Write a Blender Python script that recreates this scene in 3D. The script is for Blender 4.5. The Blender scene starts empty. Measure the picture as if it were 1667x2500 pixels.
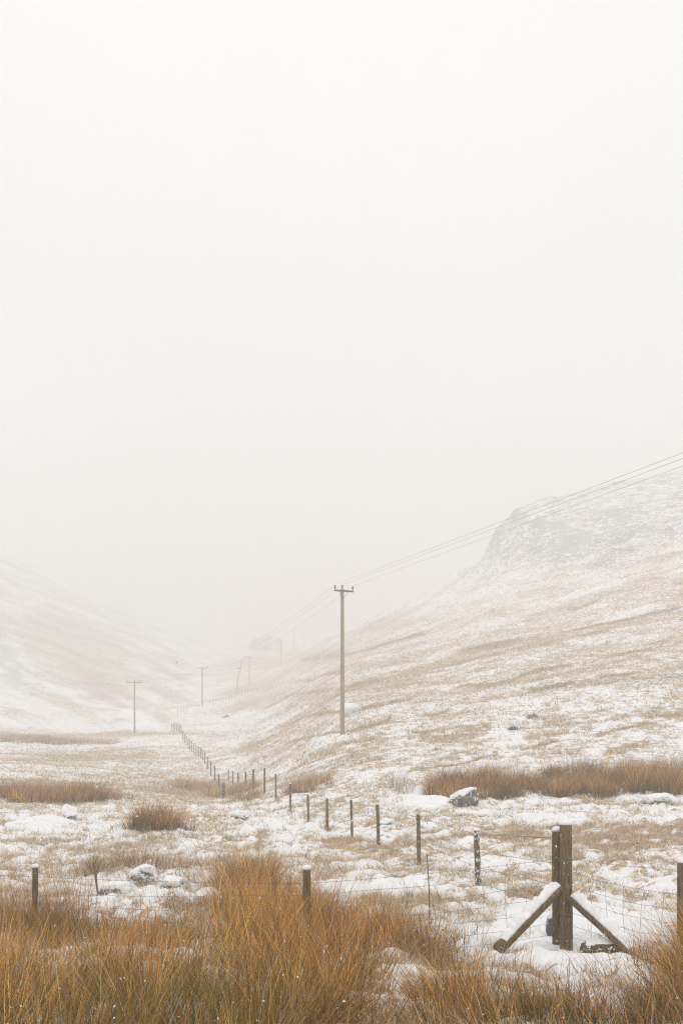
import bpy, math, random
import numpy as np
from mathutils import Vector, Matrix
R = math.radians
rng = np.random.default_rng(7)
random.seed(7)
F, CX, HY = 3000.0, 833.5, 1650.0          # focal length, centre column and horizon row of the view, in picture units
sc = bpy.context.scene
col = sc.collection

# ------------------------------------------------------------------ noise
def _h(ix, iy, s):
    n = (ix.astype(np.int64) * 374761393 + iy.astype(np.int64) * 668265263 + s * 1442695041) & 0xffffffff
    n = ((n ^ (n >> 13)) * 1274126177) & 0xffffffff
    n = (n ^ (n >> 16)) & 0xffffffff
    return n / 4294967295.0
def vn(x, y, s=0):
    ix, iy = np.floor(x), np.floor(y)
    fx, fy = x - ix, y - iy
    fx = fx * fx * fx * (fx * (fx * 6 - 15) + 10); fy = fy * fy * fy * (fy * (fy * 6 - 15) + 10)
    a, b, c, d = _h(ix, iy, s), _h(ix + 1, iy, s), _h(ix, iy + 1, s), _h(ix + 1, iy + 1, s)
    return (a + (b - a) * fx) * (1 - fy) + (c + (d - c) * fx) * fy
def fbm(x, y, o=4, s=0):
    t, a, n = 0, 0.5, 0
    for k in range(o):
        t = t + a * vn(x * 2 ** k + 17.3 * k, y * 2 ** k - 9.1 * k, s + k); n += a; a *= 0.5
    return t / n                                                   # 0..1
def sst(a, b, x):
    t = np.clip((x - a) / (b - a), 0, 1); return t * t * (3 - 2 * t)

# ------------------------------------------------------------------ terrain profile: for each bearing, (distance, picture row)
NEAR = [(0, None, -1.6), (5, None, -1.95), (9, None, -2.5), (13.5, None, -3.02)]
TAB = {
 -700: [(20,2195),(30,2085),(45,2000),(60,1930),(90,1860),(140,1822),(190,1790),(220,1740),(270,1640),(340,1520),(430,1400),(520,1300)],
 0:    [(16,2310),(20,2215),(28,2120),(36,2055),(45,2005),(54,1960),(75,1905),(100,1868),(140,1827),(190,1792),(230,1752),(300,1665),(380,1575),(500,1455),(640,1338)],
 120:  [(16,2310),(20,2215),(28,2120),(36,2055),(45,2005),(54,1965),(75,1908),(100,1872),(140,1830),(190,1796),(240,1758),(310,1680),(400,1590),(520,1490),(640,1402)],
 250:  [(16,2305),(20,2210),(28,2110),(36,2045),(45,1998),(54,1965),(75,1915),(100,1882),(150,1835),(190,1798),(240,1772),(310,1715),(400,1640),(520,1545),(630,1462)],
 370:  [(16,2300),(20,2200),(28,2105),(36,2035),(45,1995),(54,1968),(75,1925),(100,1890),(150,1832),(189,1782),(240,1758),(320,1705),(420,1640),(530,1580),(630,1525)],
 436:  [(16,2295),(20,2195),(28,2105),(36,2035),(45,1990),(54,1968),(90,1920),(130,1862),(175,1783),(200,1772),(260,1742),(330,1700),(420,1640),(520,1590),(640,1548)],
 500:  [(16,2290),(20,2190),(28,2105),(36,2040),(45,1995),(54,1970),(90,1928),(120,1866),(145,1832),(180,1788),(252,1717),(330,1690),(430,1640),(520,1603),(640,1568)],
 560:  [(16,2285),(20,2190),(28,2105),(36,2045),(45,1998),(54,1970),(90,1930),(105,1903),(130,1860),(160,1815),(200,1770),(260,1716),(320,1684),(420,1645),(520,1610),(640,1590)],
 620:  [(16,2275),(20,2190),(28,2105),(36,2045),(45,2000),(54,1965),(66,1928),(80,1903),(95,1880),(120,1840),(160,1790),(200,1748),(260,1706),(320,1673),(420,1638),(520,1612),(640,1598)],
 690:  [(16,2270),(20,2190),(27,2110),(36,2045),(43,2008),(50,1968),(58,1932),(68,1902),(82,1878),(102,1842),(142,1778),(200,1708),(280,1658),(360,1632),(420,1614),(500,1598),(600,1584)],
 745:  [(16,2270),(20,2190),(27,2110),(36,2050),(43,2025),(50,1972),(60,1915),(75,1862),(98,1810),(140,1745),(195,1684),(270,1630),(360,1602),(460,1580),(585,1561)],
 833:  [(16,2265),(20,2190),(27,2110),(36,2048),(43,1992),(52,1930),(62,1862),(80,1777),(110,1716),(160,1652),(225,1600),(310,1560),(430,1530)],
 1000: [(16,2262),(20,2190),(27,2112),(36,2035),(45,1968),(52,1905),(60,1850),(80,1768),(110,1688),(160,1610),(230,1535),(290,1488),(340,1462)],
 1100: [(16,2262),(20,2185),(27,2105),(36,2025),(44,1968),(52,1895),(62,1835),(80,1760),(110,1675),(160,1585),(220,1500),(270,1436),(305,1403)],
 1165: [(16,2262),(20,2180),(27,2100),(36,2022),(44,1966),(52,1892),(62,1828),(80,1748),(110,1655),(160,1560),(215,1470),(255,1405),(285,1378)],
 1185: [(16,2262),(20,2180),(27,2100),(36,2022),(44,1966),(52,1892),(62,1828),(80,1745),(110,1652),(160,1555),(215,1462),(250,1400),(264,1360),(272,1349)],
 1230: [(16,2262),(20,2180),(27,2100),(36,2020),(44,1965),(52,1890),(62,1825),(80,1740),(110,1645),(160,1545),(210,1455),(240,1395),(255,1316),(266,1270)],
 1275: [(16,2262),(20,2180),(27,2098),(36,2018),(44,1964),(52,1888),(62,1822),(80,1735),(110,1638),(160,1532),(205,1450),(235,1385),(246,1290),(258,1228)],
 1330: [(16,2262),(20,2178),(27,2096),(36,2016),(44,1963),(52,1886),(62,1820),(80,1728),(110,1630),(160,1520),(200,1440),(230,1370),(240,1285),(260,1203)],
 1390: [(16,2262),(20,2178),(27,2094),(36,2014),(44,1962),(52,1885),(62,1816),(80,1720),(110,1622),(155,1515),(195,1430),(225,1350),(238,1270),(262,1204)],
 1500: [(16,2262),(20,2175),(27,2090),(36,2010),(44,1960),(52,1882),(62,1812),(80,1710),(110,1605),(150,1505),(190,1405),(220,1310),(235,1240),(258,1170)],
 1667: [(16,2265),(20,2175),(27,2085),(36,2005),(44,1958),(52,1880),(62,1808),(80,1700),(108,1590),(145,1490),(180,1385),(210,1285),(228,1200),(250,1138)],
 2500: [(16,2262),(20,2170),(27,2080),(36,1990),(44,1930),(52,1850),(62,1780),(80,1660),(105,1530),(140,1400),(175,1290),(205,1200),(225,1140),(245,1110)],
}
LD = np.arange(0, math.log(1700.0), 0.005)                          # log distance axis from 1 m
PXA = np.arange(-700, 2501, 8.0)
def build_lookup():
    dd = np.exp(LD)
    cols = []
    keys = sorted(TAB)
    for k in keys:
        pts = [(d, z) for d, _, z in NEAR] + [(d, (HY - y) / F * d) for d, y in TAB[k]]
        dl, zl = pts[-1]
        pts += [(dl * 1.08, zl - 1.5), (dl * 1.3, zl - dl * .03), (1800, zl - 60 if zl > 30 else zl - 25)]
        d, z = zip(*pts)
        cols.append(np.interp(dd, d, z))
    cols = np.array(cols)
    Z = np.array([[0.0]])
    out = np.empty((len(PXA), len(LD)))
    for j in range(len(LD)):
        out[:, j] = np.interp(PXA, keys, cols[:, j])
    def blur(a, n, ax):
        k = np.hanning(n + 2)[1:-1]; k /= k.sum()
        return np.apply_along_axis(lambda v: np.convolve(np.pad(v, n // 2, mode='edge'), k, 'valid'), ax, a)
    out = blur(out, 5, 0)
    wide = blur(out, 33, 0); kk = sst(1120, 1040, PXA)[:, None]; out = wide * kk + out * (1 - kk)
    out = blur(out, 13, 1)
    return out
LUT = build_lookup()
def base_z(X, Y):
    X = np.asarray(X, float); Y = np.asarray(Y, float)
    r = np.hypot(X, Y)
    az = np.arctan2(X, Y)                                           # 0 = straight ahead
    azc = np.clip(az, -0.46, 0.505)
    D = np.maximum(r * np.cos(azc), 1.0)
    px = CX + F * np.tan(azc)
    fi = np.clip((px - PXA[0]) / 8.0, 0, len(PXA) - 1.001); fj = np.clip(np.log(D) / 0.005, 0, len(LD) - 1.001)
    i, j = fi.astype(int), fj.astype(int); a, b = fi - i, fj - j
    return (LUT[i, j] * (1 - a) + LUT[i + 1, j] * a) * (1 - b) + (LUT[i, j + 1] * (1 - a) + LUT[i + 1, j + 1] * a) * b
def regions(X, Y):
    """picture column and row of ground points (used to lay out the cover of grass, snow and rock)"""
    D = np.maximum(Y, .5)
    return CX + F * X / D, HY - F * base_z(X, Y) / D
def rockiness(X, Y):
    px, py = regions(X, Y)
    g = lambda cx, cy, rx, ry: np.exp(-((px - cx) / rx) ** 2 - ((py - cy) / ry) ** 2)
    up = sst(1530, 1400, py + .19 * (px - 850)) * sst(940, 1180, px)
    crag = (g(1205, 1310, 26, 55) + g(1330, 1285, 55, 18) + g(1405, 1335, 75, 26) + g(1345, 1365, 50, 14) + g(1510, 1264, 45, 12)
            + g(1632, 1310, 25, 7) + g(1250, 1255, 26, 26) + g(1560, 1300, 60, 10) + .6 * g(1120, 1400, 50, 14))
    far = sst(560, 480, px) * sst(1720, 1640, py) * np.clip(.35 + 1.6 * (fbm(px / 130, (py - .42 * px) / 10, 3, 57) - .5), 0, .8)
    spots = g(18, 1600, 26, 22) * .9 + g(35, 1640, 18, 14) * .8 + .8 * g(290, 1762, 14, 8) + .5 * g(345, 1530, 60, 12) + .4 * g(470, 1560, 30, 8)
    return np.clip(up * .40 + crag * .50 + far + spots, 0, 1), np.clip(crag, 0, 1)
def ground_z(X, Y):
    X = np.asarray(X, float); Y = np.asarray(Y, float)
    z = base_z(X, Y)
    r = np.hypot(X, Y)
    near = sst(90, 25, r)
    h = near * (.30 * (fbm(X / 1.5, Y / 1.5, 3, 3) - .5) + .24 * (np.abs(fbm(X / .55, Y / .55, 3, 9) - .5) * 2 - .25) + .06 * (fbm(X / .18, Y / .18, 2, 31) - .5))
    mid = sst(35, 120, r) * sst(1400, 700, r)
    h = h + mid * (.26 * (fbm(X / 2.2, Y / 3.0, 4, 5) - .5) + np.clip(r / 200, .2, 1.3) * 2.2 * (fbm(X / 22, Y / 30, 3, 6) - .5))
    _, cr = rockiness(X, Y)
    rid = 1 - np.abs(fbm(X / 7, Y / 9 + z / 5, 4, 12) - .5) * 4
    return z + h + cr * sst(150, 200, r) * (1.7 * rid + 1.2 * (fbm(X / 2, Y / 2, 3, 15) - .5))
def at(px, D):
    X = (px - CX) / F * D
    return Vector((X, D, float(ground_z(np.array([X]), np.array([D]))[0])))
def dist_for_row(px, row, lo=5, hi=700):
    d = np.exp(np.linspace(math.log(lo), math.log(hi), 1200))
    X = (px - CX) / F * d
    y = HY - F * base_z(X, d) / d
    k = np.argmax(y <= row)
    return float(d[k])

def tracks(px, py):
    u = py + .2 * (px - 850); t = 0
    for k, u0 in enumerate((1590, 1642, 1672, 1735, 1782, 1914)):
        t = t + np.exp(-((u - u0 - 16 * (fbm(px / 110, px * 0 + k * 7.3, 3, 101) - .5)) / 3.6) ** 2) * sst(.42, .58, fbm(px / 90, px * 0 + k * 3.1 + 40, 2, 103))
    return np.clip(t, 0, 1) * sst(620, 800, px) * sst(1900, 1860, py)
def straw(X, Y):
    """how much dead grass shows through the snow, 0..1"""
    px, py = regions(X, Y)
    g = lambda cx, cy, rx, ry: np.exp(-((px - cx) / rx) ** 2 - ((py - cy) / ry) ** 2)
    r = np.hypot(X, Y)
    v = np.full(px.shape, .43)
    u = py + .2 * (px - 850)                                        # rows that follow the lie of the right slope
    hill = sst(470, 600, px) * sst(1890, 1840, py) * sst(1560, 1600, py + .3 * (px - 620))
    a = .56 + .15 * (fbm(px / 420, u / 16, 3, 41) - .5) * 2 + .1 * (fbm(px / 120, u / 9, 3, 43) - .5) * 2
    a = a * sst(1512, 1545, u) + (.47 + .3 * (fbm(px / 200, u / 14, 3, 44) - .5)) * (1 - sst(1512, 1545, u))
    low = sst(1690, 1760, py + .08 * (px - 850))
    a = a * (1 - low) + (.455 + .22 * (fbm(px / 90, u / 28, 3, 45) - .5) * 2) * low
    v = v * (1 - hill) + a * hill
    lf = sst(520, 400, px) * sst(1790, 1760, py)
    w = py - .38 * px                                               # rows that follow the left slope
    b = .46 + .22 * sst(1400, 1460, w) * sst(1640, 1560, w) + .65 * (fbm(px / 150, w / 10, 4, 51) - .5)
    b = b - .14 * sst(200, 400, px)
    v = v * (1 - lf) + b * lf
    v = v - .4 * g(30, 1600, 34, 55) - .3 * g(60, 1480, 40, 14)
    v = v + .45 * g(90, 1793, 170, 10) + .3 * g(230, 1850, 170, 12) + .3 * g(350, 1790, 120, 6) + .35 * g(470, 1925, 90, 20) + .3 * g(100, 1935, 170, 20)
    v = v + .25 * g(760, 1905, 60, 14) + .22 * g(1480, 2050, 180, 35) + .2 * g(950, 2080, 130, 26) + .15 * g(1250, 2040, 90, 25)
    v = v - .25 * g(1350, 2260, 300, 60) - .22 * g(900, 2150, 130, 30) - .12 * g(100, 2020, 160, 40) - .22 * g(1000, 1950, 60, 22) - .2 * g(700, 2010, 90, 20) - .1 * g(1400, 2000, 200, 14)
    v = v + .30 * (fbm(X / 3.1, Y / 3.6, 4, 61) - .5) * sst(300, 140, r) + .34 * (fbm(X / 9, Y / 15, 4, 63) - .5) * sst(110, 220, r)
    v = np.where(Y < 1, .5, v)
    return np.clip(v + .35 * tracks(px, py), 0, 1)

# ------------------------------------------------------------------ object helpers
def mesh_np(name, V, faces, mat, parent=None, smooth=True, vcol=None, attr=None):
    """V (n,3); faces (m,k) array or list of index lists"""
    me = bpy.data.meshes.new(name)
    V = np.asarray(V, np.float32)
    if isinstance(faces, np.ndarray):
        m, k = faces.shape
        me.vertices.add(len(V)); me.vertices.foreach_set('co', V.ravel())
        me.loops.add(m * k); me.loops.foreach_set('vertex_index', faces.astype(np.int32).ravel())
        me.polygons.add(m); me.polygons.foreach_set('loop_start', np.arange(0, m * k, k, dtype=np.int32))
        me.update(calc_edges=True)
    else:
        me.from_pydata([tuple(map(float, v)) for v in V], [], faces); me.update()
    if smooth: me.polygons.foreach_set('use_smooth', np.ones(len(me.polygons), bool))
    for nm, c in (attr or {}).items():
        a = me.attributes.new(nm, 'FLOAT_COLOR', 'POINT'); c4 = np.ones((len(V), 4), np.float32); c4[:, :3] = c; a.data.foreach_set('color', c4.ravel())
    me.materials.append(mat)
    o = bpy.data.objects.new(name, me); col.objects.link(o)
    if parent: o.parent = parent
    return o
def tag(o, label=None, cat=None, group=None, kind=None):
    if label: o['label'] = label
    if cat: o['category'] = cat
    if group: o['group'] = group
    if kind: o['kind'] = kind
    return o
def empty(name, loc, rz=0):
    o = bpy.data.objects.new(name, None); col.objects.link(o); o.location = loc; o.rotation_euler.z = rz; o.empty_display_size = .1
    return o
def tube(path, rad, sides=10, jitter=0, caps=True, seed=0):
    """path of points, radii per point -> verts, faces"""
    rs = np.random.default_rng(seed)
    P = [Vector(p) for p in path]; n = len(P)
    rad = rad if hasattr(rad, '__len__') else [rad] * n
    V, Fc = [], []
    prof = 1 + jitter * (rs.random(sides) - .5)
    up = None
    for i in range(n):
        t = (P[min(i + 1, n - 1)] - P[max(i - 1, 0)]).normalized()
        ref = Vector((0, 1, 0)) if abs(t.z) > .7 else Vector((0, 0, 1))
        a = t.cross(ref).normalized(); b = a.cross(t).normalized()
        for k in range(sides):
            th = 2 * math.pi * k / sides
            r = rad[i] * prof[k] * (1 + jitter * .5 * (rs.random() - .5))
            V.append(P[i] + a * math.cos(th) * r + b * math.sin(th) * r)
    for i in range(n - 1):
        for k in range(sides):
            k2 = (k + 1) % sides
            Fc.append([i * sides + k, i * sides + k2, (i + 1) * sides + k2, (i + 1) * sides + k])
    if caps:
        Fc.append(list(range(sides))[::-1]); Fc.append([(n - 1) * sides + k for k in range(sides)])
    return V, Fc
def join(parts):
    V, Fc = [], []
    for v, f in parts:
        o = len(V); V += list(v); Fc += [[i + o for i in q] for q in f]
    return V, Fc
def box(c, s, bev=0):
    x, y, z = (q / 2 for q in s)
    V = [Vector(c) + Vector((a * x, b * y, d * z)) for a in (-1, 1) for b in (-1, 1) for d in (-1, 1)]
    return V, [[0, 1, 3, 2], [4, 6, 7, 5], [0, 4, 5, 1], [2, 3, 7, 6], [0, 2, 6, 4], [1, 5, 7, 3]]

# ------------------------------------------------------------------ materials
def new_mat(name):
    m = bpy.data.materials.new(name); m.use_nodes = True; nt = m.node_tree; nt.nodes.clear()
    return m, nt, (lambda t, **k: _nd(nt, t, **k))
def _nd(nt, t, **k):
    n = nt.nodes.new(t)
    for a, v in k.items():
        if a.startswith('i_'): n.inputs[a[2:].replace('_', ' ')].default_value = v
        else: setattr(n, a, v)
    return n
def ramp(nd, stops, interp='LINEAR'):
    r = nd('ShaderNodeValToRGB'); r.color_ramp.interpolation = interp; e = r.color_ramp.elements
    while len(e) < len(stops): e.new(.5)
    for q, (p, c) in zip(e, stops): q.position = p; q.color = (*c, 1) if len(c) == 3 else c
    return r
def mth(nt, nd, op, a, b=None, c=None):
    n = nd('ShaderNodeMath', operation=op)
    for i, v in enumerate((a, b, c)):
        if v is None: continue
        if isinstance(v, (int, float)): n.inputs[i].default_value = v
        else: nt.links.new(v, n.inputs[i])
    return n.outputs[0]
def mixc(nt, nd, f, a, b):
    n = nd('ShaderNodeMix', data_type='RGBA')
    for i, v in ((0, f), (6, a), (7, b)):
        if isinstance(v, (int, float)): n.inputs[i].default_value = v
        elif isinstance(v, tuple): n.inputs[i].default_value = (*v, 1)
        else: nt.links.new(v, n.inputs[i])
    return n.outputs[2]
SNOW = (.86, .86, .865)
def ground_material():
    m, nt, nd = new_mat('snowy_moor'); L = nt.links.new
    tc = nd('ShaderNodeTexCoord'); at_ = nd('ShaderNodeAttribute', attribute_name='cover')
    sep = nd('ShaderNodeSeparateColor'); L(at_.outputs['Color'], sep.inputs[0])
    n1 = nd('ShaderNodeTexNoise', i_Scale=2.5, i_Detail=7.0, i_Roughness=.66, i_Distortion=.5); L(tc.outputs['Object'], n1.inputs[0])
    n2 = nd('ShaderNodeTexNoise', i_Scale=.85, i_Detail=5.0, i_Roughness=.62, i_Distortion=.6); L(tc.outputs['Object'], n2.inputs[0])
    n3 = nd('ShaderNodeTexNoise', i_Scale=13.0, i_Detail=3.0, i_Roughness=.6); L(tc.outputs['Object'], n3.inputs[0])
    mm = mth(nt, nd, 'ADD', mth(nt, nd, 'MULTIPLY', n1.outputs[0], 1.65), mth(nt, nd, 'MULTIPLY_ADD', n2.outputs[0], .6, -.625))
    v = mth(nt, nd, 'ADD', mm, mth(nt, nd, 'MULTIPLY', mth(nt, nd, 'SUBTRACT', sep.outputs[0], .5), .85))
    mask = nd('ShaderNodeMapRange', interpolation_type='SMOOTHSTEP'); L(v, mask.inputs[0])
    mask.inputs[1].default_value = .48; mask.inputs[2].default_value = .62
    sc_ = ramp(nd, [(.25, (.16, .11, .07)), (.42, (.40, .28, .165)), (.58, (.56, .41, .25)), (.8, (.66, .53, .37))]); L(n3.outputs[0], sc_.inputs[0])
    c = mixc(nt, nd, mth(nt, nd, 'MULTIPLY', mask.outputs[0], .92), SNOW, sc_.outputs[0])
    # dark heather and wet stems
    n4 = nd('ShaderNodeTexNoise', i_Scale=2.6, i_Detail=6.0, i_Roughness=.7); L(tc.outputs['Object'], n4.inputs[0])
    hm = nd('ShaderNodeMapRange', interpolation_type='SMOOTHSTEP'); L(mth(nt, nd, 'ADD', n4.outputs[0], mth(nt, nd, 'MULTIPLY', sep.outputs[2], .3)), hm.inputs[0])
    hm.inputs[1].default_value = .61; hm.inputs[2].default_value = .70
    c = mixc(nt, nd, mth(nt, nd, 'MULTIPLY', hm.outputs[0], .75), c, (.19, .125, .10))
    # rock
    n5 = nd('ShaderNodeTexNoise', i_Scale=.75, i_Detail=11.0, i_Roughness=.80, i_Distortion=.8)
    mp = nd('ShaderNodeMapping'); mp.inputs['Scale'].default_value = (.6, .6, 1.7); mp.inputs['Rotation'].default_value = (0, R(20), 0); L(tc.outputs['Object'], mp.inputs[0]); L(mp.outputs[0], n5.inputs[0])
    rm = nd('ShaderNodeMapRange', interpolation_type='SMOOTHSTEP'); L(mth(nt, nd, 'ADD', n5.outputs[0], mth(nt, nd, 'MULTIPLY', sep.outputs[1], .22)), rm.inputs[0])
    rm.inputs[1].default_value = .56; rm.inputs[2].default_value = .63
    rgate = mth(nt, nd, 'MULTIPLY', rm.outputs[0], mth(nt, nd, 'MINIMUM', mth(nt, nd, 'MULTIPLY', sep.outputs[1], 6.0), 1.0))
    rc = ramp(nd, [(.3, (.10, .10, .10)), (.7, (.30, .295, .29))]); L(n1.outputs[0], rc.inputs[0])
    c = mixc(nt, nd, mth(nt, nd, 'MULTIPLY', rgate, .55), c, rc.outputs[0])
    bs = nd('ShaderNodeBsdfPrincipled', i_Roughness=.85); L(c, bs.inputs['Base Color']); bs.inputs['Specular IOR Level'].default_value = .2
    bp = nd('ShaderNodeBump', i_Strength=.55, i_Distance=.10); L(mm, bp.inputs['Height'])
    bp2 = nd('ShaderNodeBump', i_Strength=.4, i_Distance=.02); L(n3.outputs[0], bp2.inputs['Height']); L(bp.outputs[0], bp2.inputs['Normal']); L(bp2.outputs[0], bs.inputs['Normal'])
    o = nd('ShaderNodeOutputMaterial'); L(bs.outputs[0], o.inputs[0])
    return m
def grass_material():
    m, nt, nd = new_mat('grass_blade'); L = nt.links.new
    a = nd('ShaderNodeAttribute', attribute_name='tint')
    d = nd('ShaderNodeBsdfDiffuse'); t = nd('ShaderNodeBsdfTranslucent'); mx = nd('ShaderNodeMixShader', i_Fac=.25)
    L(a.outputs[0], d.inputs[0]); L(a.outputs[0], t.inputs[0]); L(d.outputs[0], mx.inputs[1]); L(t.outputs[0], mx.inputs[2])
    o = nd('ShaderNodeOutputMaterial'); L(mx.outputs[0], o.inputs[0]); return m
def wood_material(name, dark, light, lichen, snow=.0, scale=1):
    m, nt, nd = new_mat(name); L = nt.links.new
    tc = nd('ShaderNodeTexCoord'); mp = nd('ShaderNodeMapping'); mp.inputs['Scale'].default_value = (1, 1, .09); L(tc.outputs['Object'], mp.inputs[0])
    n = nd('ShaderNodeTexNoise', i_Scale=55.0 * scale, i_Detail=6.0, i_Roughness=.65); L(mp.outputs[0], n.inputs[0])
    r = ramp(nd, [(.3, dark), (.72, light)]); L(n.outputs[0], r.inputs[0])
    n2 = nd('ShaderNodeTexNoise', i_Scale=11.0 * scale, i_Detail=6.0, i_Roughness=.7); L(tc.outputs['Object'], n2.inputs[0])
    r2 = ramp(nd, [(.5, (0, 0, 0)), (.66, (1, 1, 1))]); L(n2.outputs[0], r2.inputs[0])
    c = mixc(nt, nd, mth(nt, nd, 'MULTIPLY', r2.outputs[0], .65), r.outputs[0], lichen)
    if snow > 0:
        mp3 = nd('ShaderNodeMapping'); mp3.inputs['Location'].default_value = (3, 7, 2); mp3.inputs['Scale'].default_value = (1, 1, .5); L(tc.outputs['Object'], mp3.inputs[0])
        n3 = nd('ShaderNodeTexNoise', i_Scale=24.0, i_Detail=5.0, i_Roughness=.7); L(mp3.outputs[0], n3.inputs[0])
        r3 = ramp(nd, [(.72 - snow * .3, (0, 0, 0)), (.76 - snow * .3, (1, 1, 1))]); L(n3.outputs[0], r3.inputs[0])
        c = mixc(nt, nd, r3.outputs[0], c, (.8, .8, .81))
    bs = nd('ShaderNodeBsdfPrincipled', i_Roughness=.8); L(c, bs.inputs['Base Color']); bs.inputs['Specular IOR Level'].default_value = .25
    b = nd('ShaderNodeBump', i_Strength=.7, i_Distance=.006); L(n.outputs[0], b.inputs['Height']); L(b.outputs[0], bs.inputs['Normal'])
    o = nd('ShaderNodeOutputMaterial'); L(bs.outputs[0], o.inputs[0]); return m
def rock_material():
    m, nt, nd = new_mat('mossy_rock'); L = nt.links.new
    tc = nd('ShaderNodeTexCoord')
    n = nd('ShaderNodeTexNoise', i_Scale=5.0, i_Detail=8.0, i_Roughness=.7); L(tc.outputs['Object'], n.inputs[0])
    r = ramp(nd, [(.3, (.045, .042, .038)), (.5, (.12, .115, .10)), (.7, (.26, .25, .235))]); L(n.outputs[0], r.inputs[0])
    n2 = nd('ShaderNodeTexNoise', i_Scale=3.0, i_Detail=6.0, i_Roughness=.7); L(tc.outputs['Object'], n2.inputs[0])
    r2 = ramp(nd, [(.5, (0, 0, 0)), (.62, (1, 1, 1))]); L(n2.outputs[0], r2.inputs[0])
    c = mixc(nt, nd, mth(nt, nd, 'MULTIPLY', r2.outputs[0], .7), r.outputs[0], (.16, .125, .05))
    n3 = nd('ShaderNodeTexNoise', i_Scale=9.0, i_Detail=5.0, i_Roughness=.7); L(tc.outputs['Object'], n3.inputs[0])
    r3 = ramp(nd, [(.56, (0, 0, 0)), (.62, (1, 1, 1))]); L(n3.outputs[0], r3.inputs[0])
    c = mixc(nt, nd, mth(nt, nd, 'MULTIPLY', r3.outputs[0], .8), c, (.8, .8, .81))
    bs = nd('ShaderNodeBsdfPrincipled', i_Roughness=.9); L(c, bs.inputs['Base Color'])
    b = nd('ShaderNodeBump', i_Strength=.8, i_Distance=.03); L(n.outputs[0], b.inputs['Height']); L(b.outputs[0], bs.inputs['Normal'])
    o = nd('ShaderNodeOutputMaterial'); L(bs.outputs[0], o.inputs[0]); return m
def plain(name, c, rough=.6, metal=0, bump=0, bscale=20, dist=.01):
    m, nt, nd = new_mat(name); L = nt.links.new
    tc = nd('ShaderNodeTexCoord'); n = nd('ShaderNodeTexNoise', i_Scale=float(bscale), i_Detail=5.0); L(tc.outputs['Object'], n.inputs[0])
    k = .12
    r = ramp(nd, [(.3, tuple(q * (1 - k) for q in c)), (.7, tuple(min(1, q * (1 + k * .4)) for q in c))]); L(n.outputs[0], r.inputs[0])
    bs = nd('ShaderNodeBsdfPrincipled', i_Roughness=rough, i_Metallic=metal); L(r.outputs[0], bs.inputs['Base Color'])
    if bump:
        b = nd('ShaderNodeBump', i_Strength=bump, i_Distance=dist); L(n.outputs[0], b.inputs['Height']); L(b.outputs[0], bs.inputs['Normal'])
    o = nd('ShaderNodeOutputMaterial'); L(bs.outputs[0], o.inputs[0]); return m
M_ground = ground_material(); M_grass = grass_material(); M_rock = rock_material()
M_snow = plain('fresh_snow', SNOW, .9, bump=.5, bscale=14, dist=.02)
M_wood = wood_material('weathered_wood', (.045, .031, .018), (.27, .185, .10), (.17, .145, .05), .3)
M_woodf = wood_material('lichened_wood', (.06, .045, .022), (.21, .15, .075), (.20, .17, .07), .42)
M_woods = wood_material('snow_spattered_wood', (.05, .04, .02), (.19, .14, .07), (.2, .17, .07), .62)
M_pole = wood_material('grey_pole_wood', (.17, .145, .09), (.44, .385, .26), (.33, .32, .18), 0, .5)
M_steel = plain('galvanised_wire', (.20, .195, .19), .6, .3)
M_rust = plain('rusty_iron', (.17, .085, .045), .8, .3)
M_arm = plain('dark_arm_steel', (.09, .085, .08), .6, .4)
M_ins = plain('brown_porcelain', (.05, .035, .03), .3)
M_wire = plain('dull_conductor', (.26, .255, .25), .6, .3)

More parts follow.
